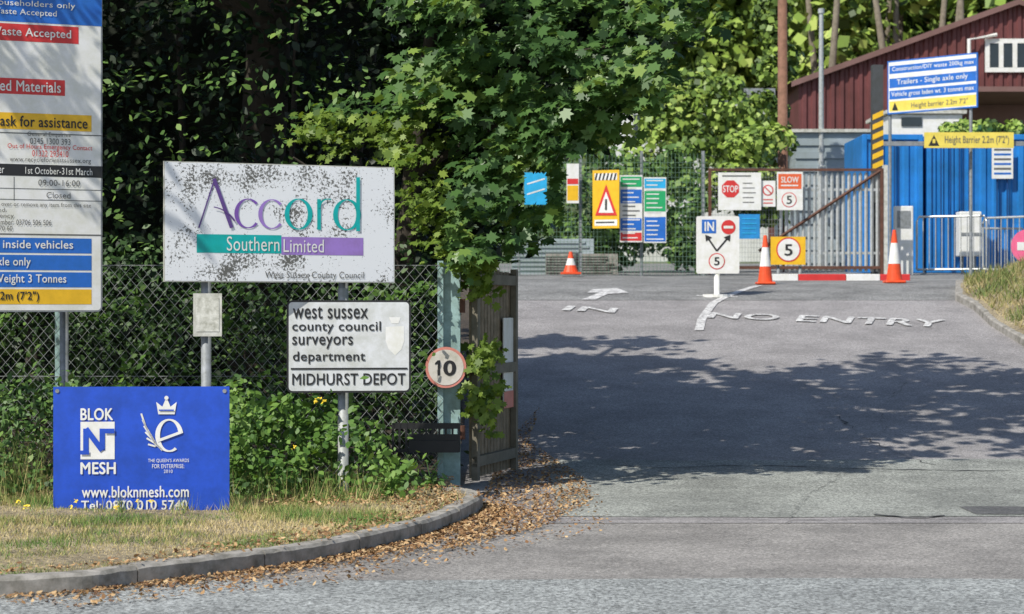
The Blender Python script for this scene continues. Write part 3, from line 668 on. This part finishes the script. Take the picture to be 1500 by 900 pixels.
S.poly(c,RED,1,'octagon'); S.text('STOP',1059,272,1081,282,WHITE,2,.02)
for k in range(5): S.rect(1088,268+k*7,1088+random.uniform(12,21),269.3+k*7,DGREY)
S.rect(1058,257,1100,259,DGREY)
S=PB('no_pedestrians_sign',1115,265,1136,303,39.9,mat=WHITE,thick=.01); S.disc(1125,279,8,RED); S.disc(1125,279,6.3,WHITE,2); S.line([(1120,274),(1130,284)],1.6,RED,3); S.rect(1118,292,1132,293.5,RED); S.rect(1118,297,1132,298.5,RED)
S=PB('slow_sign',1138,252,1176,308,39.85,mat=WHITE,thick=.01); S.rect(1140,255,1174,277,paint('orange_red',(.75,.13,.04),.5,.1)); S.text('SLOW',1144,259,1170,268,WHITE,2,.02); S.rect(1144,271,1169,273,WHITE,2); S.disc(1156,293,11,RED); S.disc(1156,293,9.8,WHITE,2); S.text('5',1152,287,1160,299,BLACK,3,.01)
S=PB('blue_notice',1082,314,1113,350,39.7,mat=paint('mid_blue',(.02,.26,.62),.5,.2),thick=.01)
for k in range(4): S.rect(1087,320+k*7,1108,321.5+k*7,CYAN,2)
mf=empty('wire_mesh_fence'); fx0=(690-750)/F*40; fx1=gx0-.05; m=MB(); ft=1.6+225/F*40
k=0
while fx0+k*.075<fx1:
    xx=fx0+k*.075; m.box(xx,xx+.006,40,40.006,gb,ft); k+=1
for j in range(int((ft-gb)/.1)): m.box(fx0,fx1,40.007,40.013,gb+j*.1,gb+j*.1+.006)
m.build('mesh',MESHG,mf); m=MB()
for u in(760,850,940,1030): xx=(u-750)/F*40; m.box(xx-.03,xx+.03,40.02,40.08,gb,ft+.05)
m.build('posts',GALV,mf)
S=PB('warning_sign',868,250,907,335,39.8,39.6,mat=YEL,thick=.01); S.rect(871,254,904,264,WHITE,1)
for k in range(6): S.poly([(871+k*5.5,264),(873.5+k*5.5,264),(876+k*5.5,254),(873.5+k*5.5,254)],BLACK,2)
S.poly([(888,270),(904,316),(872,316)],RED,2,'triangle'); S.poly([(888,281),(899,312),(877,312)],WHITE,3); S.rect(886.5,292,889.5,308,BLACK,4); S.rect(871,322,904,331,WHITE,1); S.rect(873,325,900,327,BLACK,2)
S=PB('site_rules_poster',908,257,941,355,39.8,mat=WHITE,thick=.01); S.rect(909,259,940,274,GREEN); S.rect(909,278,940,298,BLUE); S.rect(909,320,940,338,BLUE); S.rect(909,341,940,353,RED)
for k in range(14): S.rect(912,262+k*6.6,912+random.uniform(15,26),263.6+k*6.6,WHITE if k not in(6,7,8) else DGREY,2)
S=PB('site_rules_poster',943,260,976,356,39.8,mat=WHITE,thick=.01); S.rect(944,262,975,276,CYAN); S.rect(944,280,975,310,GREEN); S.rect(944,318,975,354,BLUE)
for k in range(14): S.rect(947,264+k*6.6,947+random.uniform(15,26),265.6+k*6.6,WHITE,2)
S=PB('safety_notice',830,240,848,298,39.8,mat=WHITE,thick=.01); S.rect(831,262,847,270,RED); S.rect(831,272,847,294,YEL)
S=PB('blue_banner',768,253,801,300,39.8,mat=CYAN,thick=.01); S.line([(772,270),(798,262)],2,WHITE,1); S.line([(772,285),(798,277)],2,WHITE,1)
st=empty('stacked_panels')
for u0,u1,v0,v1,y_,mt in((750,870,350,392,42,GCLAD),(800,905,372,395,41.4,CONC)):
    a=P(u0,v0,y_);b=P(u1,v1,y_); m=MB(); m.box(a.x,b.x,y_,y_+.8,g(y_)-.1,a.z)
    for k in range(8):
        m.box(a.x-.01,b.x+.01-random.uniform(0,.3),y_-.03,y_-.001,g(y_)+k*(a.z-g(y_))/8,g(y_)+(k+.5)*(a.z-g(y_))/8)
    m.build('stack',mt,st)
def bush(name,u0,v0,u1,v1,D,n,mat=DIST,per=60,size=(.12,.26),rad=(.4,.8),dd=1.2,lift=0):
    e=empty(name); uv=np.column_stack([rng.uniform(u0,u1,n),rng.uniform(v0,v1,n)])
    cc=W(uv,D+rng.uniform(-dd,dd,n)); R_=rng.uniform(*rad,n); P_=[];NR=[];C=[]
    for c_,r_ in zip(cc,R_):
        q=rng.normal(size=(per,3)); q/=np.linalg.norm(q,axis=1)[:,None]; s=r_*rng.uniform(.6,1.2,per)[:,None]
        P_.append(c_+q*s*np.array([1,1,.8])); NR.append(q); C.append(np.full(per,rng.uniform(0,1)))
    P_=np.concatenate(P_);NR=np.concatenate(NR);C=np.concatenate(C)
    leaves('foliage',P_,rng.uniform(*size,len(P_)),T_QUAD,mat,nrm=NR+np.array([0,-.1,.3]),spread=.5,parent=e,rnd=np.clip(C*.55+rng.normal(.2,.2,len(P_))+lift,0,1)); return e
bush('bush',985,290,1035,400,41.4,18,SPRAY,80,(.06,.13),(.18,.32),.3)
bush('bush',930,120,1120,240,52,42,DIST,130,(.08,.2),(.4,.9),lift=.05)
bush('bush',1020,200,1140,330,45,24,DIST,110,(.08,.17),(.3,.5))
bush('bush',760,225,1010,380,45,62,SPRAY,100,(.07,.16),(.3,.55),lift=.1)
bush('ivy_column',1118,0,1150,220,47.3,24,DIST,110,(.08,.17),(.25,.4),.3,-.1)
bush('hedge_top',1385,186,1500,194,46.5,14,DIST,80,(.07,.14),(.18,.28),.4)
up=empty('utility_pole'); m=MB(); y_=46; a=P(1147,0,y_); m.tube([(a.x,y_,g(y_)-.2),(a.x-.02,y_,11.5)],[.125,.1],14); m.build('pole',WOODP,up,smooth=True)
m=MB(); m.box(a.x-.8,a.x+.8,y_-.16,y_-.1,11,11.12)
for k in(-.7,0,.7): m.tube([(a.x+k,y_-.13,11.12),(a.x+k,y_-.13,11.3)],.04,8)
m.build('crossarm',WOODP,up)
lp=empty('lamp_post'); y_=50; a=P(1203,20,y_); m=MB(); m.tube([(a.x,y_,g(y_)),(a.x,y_,g(y_)+2.6),(a.x,y_,g(y_)+2.62),(a.x,y_,a.z)],[.11,.11,.07,.055],12); m.build('column',STEEL,lp)
m=MB(); m.tube([(a.x,y_,a.z),(a.x,y_,a.z+.12)],.08,10); m.build('cap',STEEL,lp)
cn=empty('shipping_container'); cy=44.0; cx0=(1262-750)/F*cy; cz0=g(cy)+.02; cz1=1.6+253/F*cy
def corr(m,x0,x1,y,z0,z1,p=.28,dep=.045):
    x=x0
    while x<x1:
        pts=[(x,y),(x+p*.35,y),(x+p*.5,y+dep),(x+p*.85,y+dep),(x+p,y)]
        for a_,b_ in zip(pts[:-1],pts[1:]):
            m.quad((min(a_[0],x1),a_[1],z0),(min(b_[0],x1),b_[1],z0),(min(b_[0],x1),b_[1],z1),(min(a_[0],x1),a_[1],z1))
        x+=p
ex=cx0+6.1
for (q0,q1,mt) in((cx0+.02,(1352-750)/F*cy,CONBLUE),((1358-750)/F*cy,ex,CONBLUE)):
    m=MB(); corr(m,q0+.1,q1-.1,cy+.05,cz0+.12,cz1-.12); m.build('corrugated_side',mt,cn)
    m=MB(); m.box(q0+.1,q1-.1,cy,cy+.12,cz1-.12,cz1); m.box(q0+.1,q1-.1,cy,cy+.12,cz0,cz0+.12); m.box(q0,q0+.1,cy-.005,cy+.12,cz0,cz1); m.box(q1-.1,q1,cy-.005,cy+.12,cz0,cz1); m.box(q0,q1,cy+.125,cy+2.4,cz0,cz1-.01); m.build('frame',mt,cn,bevel=.01)
m=MB()
for u in(1310,1378,1392,1405,1419,1460,1475): xx=(u-750)/F*cy; m.tube([(xx,cy-.03,cz0+.1),(xx,cy-.03,cz1-.1)],.018,6)
m.build('lock_rods',DCONB,cn)
S=PB('container_notice',1453,212,1484,262,43.9,mat=WHITE,thick=.01)
for k in range(6): S.rect(1456,218+k*7,1481,221+k*7,BLUE if k%2 else DGREY)
sh=empty('grey_shed'); y_=50; a=P(1165,180,y_);b=P(1285,180,y_); m=MB(); zb=g(y_)
k=0; z=zb
while z<a.z-.3: m.box(a.x,b.x,y_-(k%2)*.04,y_+4,z,z+.16); z+=.165; k+=1
m.build('cladding',GCLAD,sh); m=MB(); m.box(a.x-.1,b.x+.1,y_-.1,y_+4.1,z,z+.08); m.build('roof',CREAM,sh)
rb=empty('maroon_industrial_building'); y_=70; eL=P(1170,122,y_); rg=P(1490,6,y_); half=rg.x-eL.x; eR=rg.x+half; zb=g(y_)-.3
m=MB(); xx=eL.x; p=.33
def rz(x): return rg.z-(abs(x-rg.x))/half*(rg.z-eL.z)
while xx<eR-.01:
    for a_,b_,da,db in((0,.3,0,0),(.3,.45,0,-.07),(.45,.8,-.07,-.07),(.8,1,-.07,0)):
        xa,xb=xx+a_*p,min(xx+b_*p,eR); m.quad((xa,y_+da,zb),(xb,y_+db,zb),(xb,y_+db,rz(xb)),(xa,y_+da,rz(xa)))
    xx+=p
m.quad((eL.x,y_,zb),(eL.x,y_+25,zb),(eL.x,y_+25,eL.z),(eL.x,y_,eL.z)); m.build('walls',MAROON,rb)
m=MB()
for s in(-1,1):
    ex_=eL.x-.3 if s<0 else eR+.3; ez_=rz(ex_)
    for dz in(.02,.14): m.quad((ex_,y_-.3,ez_+dz),(rg.x,y_-.3,rg.z+dz),(rg.x,y_+25,rg.z+dz),(ex_,y_+25,ez_+dz))
    m.quad((ex_,y_-.3,ez_-.06),(rg.x,y_-.3,rg.z-.06),(rg.x,y_-.3,rg.z+.14),(ex_,y_-.3,ez_+.14))
m.build('roof',ROOF,rb)
def window(u0,v0,u1,v1,n=2):
    a=P(u0,v0,y_-.12);b=P(u1,v1,y_-.12); m=MB(); f=.16; Y=y_-.14
    m.box(a.x,b.x,Y,Y+.05,a.z-f,a.z); m.box(a.x,b.x,Y,Y+.05,b.z,b.z+f)
    for k in range(n+1): xx=a.x+(b.x-a.x-f)*k/n; m.box(xx,xx+f,Y-.004,Y+.054,b.z+f,a.z-f)
    m.build('window_frame',WHITE,rb); m=MB(); m.box(a.x+f,b.x-f,Y+.02,Y+.04,b.z+f,a.z-f); m.build('window_glass',GLASS,rb)
window(1443,57,1510,106,3)
m=MB(); a=P(1420,58,y_-.4);b=P(1462,50,y_-.4); c=P(1420,160,y_-.4); m.tube([(b.x,y_-.2,b.z),(a.x,y_-.35,a.z),(a.x,y_-.35,c.z)],.07,8); m.build('drain_pipe',WHITE,rb)
m=MB(); a=P(1330,150,66);b=P(1520,150,66); m.box(a.x,b.x,62,69.6,a.z-.08,a.z+.08); m.box(a.x,b.x,66,66.2,g(66),a.z-.09); m.build('lean_to',ROOF,rb)
sc=empty('site_cabin'); a=P(1302,167,56);b=P(1410,190,56); m=MB(); m.box(a.x,b.x,56,59,g(56)-.1,a.z); m.build('walls',WHITE,sc,bevel=.05); m=MB(); m.box(a.x-.1,b.x+.1,55.9,59.1,a.z+.002,a.z+.1); m.build('roof',CREAM,sc)
m=MB(); a2=P(1320,172,56);b2=P(1350,185,56); m.box(a2.x,b2.x,55.96,55.99,b2.z,a2.z); m.build('window',GLASS,sc)
wb=empty('white_outbuilding'); a=P(900,140,62);b=P(1125,210,62); m=MB(); m.box(a.x,b.x,62,68,g(62)-.1,a.z); m.build('walls',PWALL,wb); m=MB(); m.box(a.x-.2,b.x+.2,61.8,68.2,a.z+.002,a.z+.2); m.build('roof',GALV,wb)
m=MB()
for k in range(5): xx=a.x+.6+k*.95; m.box(xx,xx+.6,61.96,61.99,a.z-1.4,a.z-.6)
m.build('windows',GLASS,wb)
hb=empty('height_barrier'); y_=40.5; m=MB(); xa=(1286-750)/F*y_; w_=.11; zt=1.6+355/F*y_
m.box(xa-w_,xa+w_,y_,y_+.2,g(y_),zt); m.build('column',paint('column_grey',(.06,.065,.07),.6,.2),hb)
for k in range(6):
    z=1.6+(285-k*14.5)/F*y_; m=MB(); m.v=[(xa-w_,y_-.006,z-.16),(xa+w_,y_-.006,z-.06),(xa+w_,y_-.006,z+.05),(xa-w_,y_-.006,z-.05)]; m.f=[(0,1,2,3)]; m.build('hazard_stripe',YEL,hb)
m=MB(); z=1.6+236/F*y_; m.box(xa+w_,xa+4.2,y_-.05,y_+.03,z,z+.09); m.build('bar',GALV,hb)
m=MB(); m.box(xa+4.2,xa+4.4,y_-.1,y_+.1,g(y_),zt); m.build('far_column',DGREY,hb)
S=PB('height_limit_sign',1354,194,1485,217,40.38,mat=PYEL,thick=.02); S.text("Height Barrier 2.2m (7'2\")",1384,199,1478,213,DGREY,1,.01); S.poly([(1360,214),(1376,214),(1368,198)],BLACK,1)
S.rect(1366,204,1370,210,PYEL,2)
S=Board('vehicle_restriction_sign',P(1300,90,42).x,42.0,P(1432,77,40.5).x,40.5,6.81,1.6+282/F*42,mat=WHITE,thick=.03,border=.03,bmat=BLUE)
S.rect(1303,110,1430,124,BLUE,1); S.rect(1303,91,1430,103,BLUE,1); S.rect(1303,128,1430,141,BLUE,1); S.rect(1303,144,1430,159,PYEL,1)
S.text('Construction/DIY waste 200kg max',1307,93,1427,101,WHITE,2,.01); S.text('Trailers - Single axle only',1314,112,1418,122,WHITE,2,.01); S.text('Vehicle gross laden wt. 3 tonnes max',1306,130,1427,139,WHITE,2,.01); S.text("Height barrier 2.2m 7'2\"",1335,147,1418,157,DGREY,2,.01)
S.poly([(1307,162),(1316,162),(1311,150)],BLACK,2)
m=MB()
for t in(.04,.94):
    q=Vector((P(1300,0,42).x,42.1,0)).lerp(Vector((P(1432,0,40.5).x,40.6,0)),t); m.tube([(q.x,q.y,g(40)),(q.x,q.y,6.7)],.035,8)
m.build('posts',GALV,S.e,False)
def barrier(u0,u1,v0,v1,y_,yb=None):
    yb=yb or y_; e=empty('crowd_barrier'); a=P(u0,v0,y_);b=P(u1,v0,yb); zb=g(y_)+.12; zt=a.z; m=MB(); q0=Vector((a.x,y_,0));q1=Vector((b.x,yb,0))
    def at(t,z): q=q0.lerp(q1,t); return (q.x,q.y,z)
    m.tube([at(0,zb),at(0,zt-.1),at(.03,zt),at(.97,zt),at(1,zt-.1),at(1,zb),at(0,zb)],.024,8); n=int((q1-q0).length/.13)
    for k in range(1,n): m.tube([at(k/n,zb),at(k/n,zt)],.011,5,False)
    for t in(.1,.9):
        q=q0.lerp(q1,t); m.box(q.x-.02,q.x+.02,q.y-.28,q.y+.28,g(q.y)+.012,g(q.y)+.04); m.tube([(q.x,q.y,zb),(q.x,q.y,g(q.y)+.04)],.018,6)
    m.build('frame',STEEL,e)
barrier(1343,1445,318,402,41.5,41.0); barrier(1440,1530,320,402,41.2,40.2); barrier(1425,1500,335,402,42.6)
cb=empty('white_control_post'); m=MB(); a=P(1310,302,41);b=P(1338,302,41); m.box(a.x,b.x,41,41.12,g(41),a.z); m.build('panel',WHITE,cb,bevel=.02); m=MB(); m.box(a.x+.06,b.x-.06,40.985,40.999,a.z-.45,a.z-.1); m.build('face',GALV,cb)
cb=empty('white_cabinet'); m=MB(); a=P(1406,310,42);b=P(1438,310,42); m.box(a.x,b.x,42,42.4,a.z-.95,a.z); m.build('body',WHITE,cb,bevel=.02); m=MB(); m.box(a.x+.02,b.x-.02,41.98,41.998,a.z-.5,a.z-.45); m.tube([(a.x+.1,42.2,g(42)),(a.x+.1,42.2,a.z-.94)],.03,6); m.tube([(b.x-.1,42.2,g(42)),(b.x-.1,42.2,a.z-.94)],.03,6); m.build('legs',GALV,cb)
S=PB('no_entry_sign',1481,336,1531,388,36,mat=HOTP,thick=.001)
for c in list(S.e.children): bpy.data.objects.remove(c)
x,z=S.loc(1506,361); m=MB(); m.tube([(x,0,z),(x,.012,z)],.31,36); m.build('plate',HOTP,S.e); S.w=2; S.rect(1490,355,1522,367,WHITE,1)
m=MB(); m.tube([(x,.06,z-1.2),(x,.06,z+.25)],.035,8); m.build('post',GALV,S.e)
# ------------------------------------------------------------ distant trees on the hill
n=150; uv=np.column_stack([rng.uniform(850,1600,n),rng.uniform(-80,190,n)]); Dd=rng.uniform(80,105,n)
cc=W(uv,Dd); P_=[];NR=[];C=[]
for c_ in cc:
    r_=rng.uniform(1.2,2.6); per=360; q=rng.normal(size=(per,3)); q/=np.linalg.norm(q,axis=1)[:,None]
    P_.append(c_+q*r_*rng.uniform(.6,1.2,per)[:,None]); NR.append(q); C.append(np.full(per,rng.uniform()))
P_=np.concatenate(P_);NR=np.concatenate(NR);C=np.concatenate(C)
dt=empty('distant_trees'); leaves('foliage',P_,rng.uniform(.2,.5,len(P_)),T_QUAD,DIST,nrm=NR+np.array([0,0,.3]),spread=.55,parent=dt,rnd=np.clip(C*.6+rng.normal(.13,.2,len(P_)),0,1))
m=MB()
for i in range(9):
    a=P(random.uniform(1190,1480),0,random.uniform(76,84)); m.tube([(a.x,a.y,g(a.y)),(a.x+random.uniform(-.5,.5),a.y,10),(a.x+random.uniform(-1,1),a.y,18)],[.2,.15,.08],8)
m.build('trunks',paint('pale_bark',(.2,.17,.13),.9,.4),dt,smooth=True)
# ------------------------------------------------------------ camera, light, sky
cam=bpy.data.cameras.new('camera'); co=bpy.data.objects.new('camera',cam); scene.collection.objects.link(co); scene.camera=co
co.location=(0,0,EYE); co.rotation_euler=(math.radians(90),0,0); cam.sensor_width=36; cam.lens=F/1500*36; cam.clip_end=1000
cam.dof.use_dof=True; cam.dof.focus_distance=15.8; cam.dof.aperture_fstop=4.0
sv=Vector((-.55,-.60,.90)).normalized()
sun=bpy.data.lights.new('sun','SUN'); sun.energy=5.0; sun.angle=math.radians(.53); sun.color=(1,.955,.87); so=bpy.data.objects.new('sun',sun); scene.collection.objects.link(so); so.rotation_euler=sv.to_track_quat('Z','Y').to_euler()
w=bpy.data.worlds.new('World'); scene.world=w; w.use_nodes=True; nt=w.node_tree; bg=nt.nodes['Background']; sk=nt.nodes.new('ShaderNodeTexSky'); sk.sky_type='NISHITA'; sk.sun_disc=False
sk.sun_elevation=math.asin(sv.z); sk.sun_rotation=math.atan2(sv.x,sv.y)%(2*math.pi); nt.links.new(sk.outputs[0],bg.inputs[0]); bg.inputs[1].default_value=.13
scene.view_settings.view_transform='Standard'; scene.view_settings.look='None'; scene.view_settings.exposure=0
